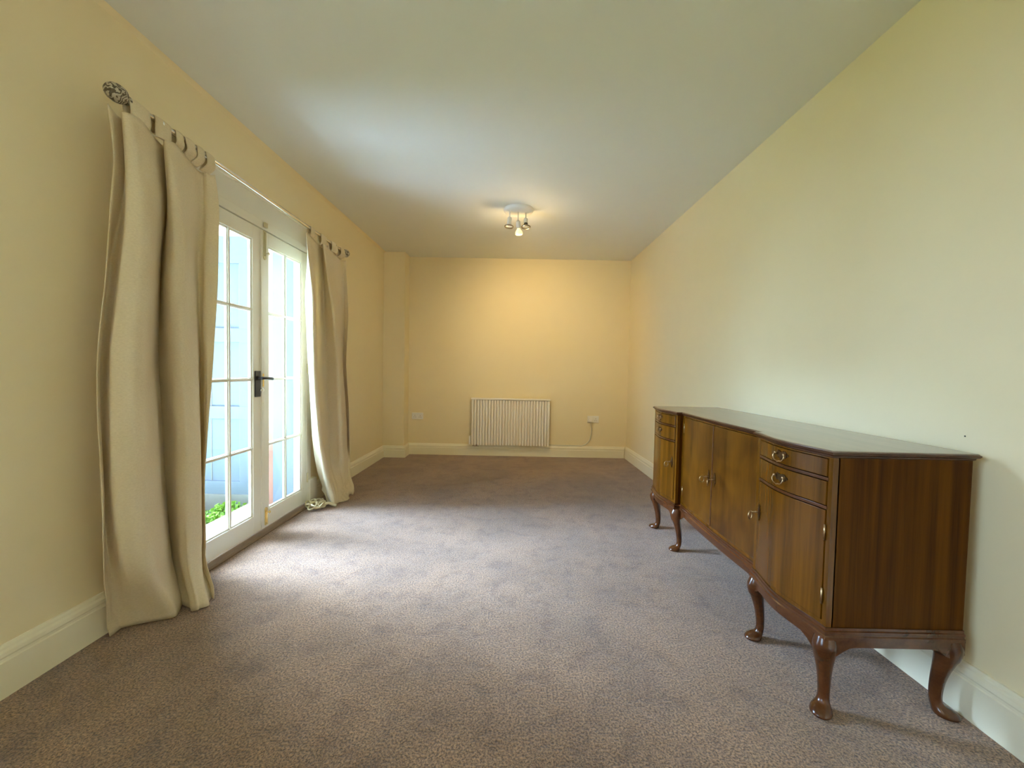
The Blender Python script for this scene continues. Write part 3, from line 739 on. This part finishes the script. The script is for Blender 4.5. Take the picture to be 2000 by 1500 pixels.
def cdoor(y0, y1, z0, z1, unit, ek, hk, matn, key=True, kang=0.0):
    o = slab(y0, y1, z0, z1, unit, .0035, .02).build('door', matn, sb, bevel=.0012)
    ey = ek; ez = .548 if unit != 1 else .566
    mb, x = brass_plate(ey, ez, unit, .023, .072, 'esc')
    es = mb.build('escutcheon', 'antique_brass', o)
    if key:
        b = MB(); kx = x-.004; kz = ez
        b.tube([(x, ey, kz), (x-.030, ey, kz)], .0024, 8); b.lathe([(0, .0042), (.004, .0042)], (x-.012, ey, kz), (-1, 0, 0), 10)
        c0 = Vector((x-.036, ey, kz-.010))
        for_ = [(x-.030, ey, kz+.001)]
        pts_ = []
        for j in range(20):
            a = 2*PI*j/20
            rx_, rz_ = .0125, .0165
            q = Vector((rx_*math.cos(a), 0, rz_*math.sin(a)))
            q = Matrix.Rotation(kang, 3, 'Z') @ q
            pts_.append(c0 + q + Vector((0, 0, -.004)))
        b.tube(pts_, .0023, 8, closed=True)
        b.build('key', 'key_brass', o, smooth='all')
    if hk is not None:
        for z in (.600, .392):
            MB().tube([(fx(hk, unit)-.004, hk, z-.025), (fx(hk, unit)-.004, hk, z+.025)], .0028, 10).build('hinge', 'key_brass', o, smooth='all')
    return o
G = .0022
for a, b, u in ((Y0+.015+G, Y1-.021-G, 0), (Y2+.021+G, Y3-.015-G, 2)):
    drawer(a, b, .778+G, .839-G, u); drawer(a, b, .685+G, .766-G, u)
cdoor(Y0+.015+G, Y1-.021-G, .313+G, .673-G, 0, Y1-.040, Y0+.0155, 'mahogany_front', kang=.5)
cdoor(Y2+.021+G, Y3-.015-G, .313+G, .673-G, 2, Y2+.042, None, 'mahogany_front', kang=.2)
YM = (Y1+Y2)/2
cdoor(Y1+.030+G, YM-.003, .313+G, .839-G, 1, YM-.030, None, 'mahogany_figured', kang=1.0)
o = cdoor(YM+.003, Y2-.030-G, .313+G, .839-G, 1, YM+.030, None, 'mahogany_figured', kang=.1)
for z in (.770, .385):
    MB().tube([(fx(Y2-.029, 1)-.003, Y2-.029, z-.028), (fx(Y2-.029, 1)-.003, Y2-.029, z+.028)], .003, 10).build('hinge', 'key_brass', o, smooth='all')
slab(YM-.0045, YM+.0045, .314, .838, 1, .0060, .02, 4).build('centre_bead', 'mahogany_red', sb, bevel=.002)

# small dark nail left in the right wall above the sideboard
q = seen(1886, 852, 0, 1.511)
m = MB(); m.lathe([(0, .0030), (.003, .0030), (.004, .0018)], (1.512, q.y, q.z), (-1, 0, 0), 12)
tag(m.build('nail', 'dark_hole', smooth=True), 'small dark nail head in the right wall above the sideboard', 'nail')

# ------------------------------------------------------------------ garden side
GZ = -.16
MB().box(-12, -1.88, -8, 9, GZ-.1, GZ).build('ground', 'turf', props=STRUCT)
MB().box(-5.6, -1.90, .0, 2.30, GZ, GZ+.03).build('bounce_patio', 'bounce_paving', bevel=.004, props=STRUCT)  # unseen slab added to bounce sunlight through the door onto the ceiling
w = MB()
w.box(WL-T-.10, WL-T-.024, 3.057, 6.0, GZ, 2.9); w.box(WL-T-.06, WL-T-.002, WB, DY0, GZ, 2.9); w.box(WL-T-.06, WL-T-.002, -4, WA, GZ, 2.9)
w.box(WL-T-.06, WL-T-.002, DY0, DY1, DH, 2.9); w.box(WL-T-.06, WL-T-.002, WA, WB, 2.15, 2.9); w.box(WL-T-.06, WL-T-.002, WA, WB, GZ, WS)
w.build('wall_exterior', 'dark_brick', M=LM, props=STRUCT)
FY = 3.36
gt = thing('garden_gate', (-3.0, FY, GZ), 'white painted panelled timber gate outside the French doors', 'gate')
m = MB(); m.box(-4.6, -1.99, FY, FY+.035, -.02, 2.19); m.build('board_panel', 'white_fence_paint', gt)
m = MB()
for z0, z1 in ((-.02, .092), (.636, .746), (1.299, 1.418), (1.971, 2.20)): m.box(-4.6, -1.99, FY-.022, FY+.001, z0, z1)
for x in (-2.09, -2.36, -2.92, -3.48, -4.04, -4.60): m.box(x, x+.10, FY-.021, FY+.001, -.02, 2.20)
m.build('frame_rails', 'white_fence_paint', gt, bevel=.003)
m = MB()
for k in range(20):
    x = -4.48 + k*.124; m.box(x, x+.007, FY-.004, FY+.002, .09, 1.98)
m.build('board_grooves', 'stone', gt)
MB().box(-4.6, -1.99, FY-.03, FY+.1, GZ-.05, -.02).build('wall_garden', 'stone', props=STRUCT)
m = MB(); m.tube(smooth_path([(-1.716, 3.0525, .16), (-1.713, 3.0525, .6), (-1.719, 3.0525, 1.0), (-1.711, 3.0525, 1.35), (-1.720, 3.0525, 1.6), (-1.714, 3.0525, 1.9)], 5), .0018, 6)
tag(m.build('wall_cable', 'stone', smooth='all'), 'thin grey wire running up the white door jamb outside the glass', 'wire')
rf = MB(); rf.prism([(7.0, 3.40), (8.6, 4.4), (8.6, 4.3), (7.0, 3.28)], lambda a, b, t: (t, a, b), -9.0, -5.02)
tag(rf.build('roof', 'roof_tile'), 'orange tiled roof edge seen above the garden gate', 'roof')
# low leafy plants outside the door
gm = MB()
for k in range(4200):
    x = random.uniform(-3.2, -2.05); y = random.uniform(2.45, FY-.10)
    if noise.noise(Vector((x*3, y*3, 0))) < -.12: continue
    h_ = random.uniform(.03, .09) + .10*max(0, noise.noise(Vector((x*2.2+3, y*2.2, 1)))); a = random.uniform(0, 2*PI); ln = random.uniform(.03, .07); w_ = random.uniform(.008, .018)
    c0 = Vector((x, y, GZ)); d = Vector((math.cos(a), math.sin(a), 0)); s = Vector((-d.y, d.x, 0))*w_
    p1 = c0 + d*ln*.5 + Vector((0, 0, h_)); p2 = c0 + d*ln + Vector((0, 0, h_*.9)); i = len(gm.v)
    gm.v += [tuple(c0), tuple(p1+s), tuple(p2), tuple(p1-s)]; gm.f.append((i, i+1, i+2, i+3))
tag(gm.build('grass', 'leaf_green'), 'bright green leafy plants on the ground outside the door', 'grass', kind='stuff')
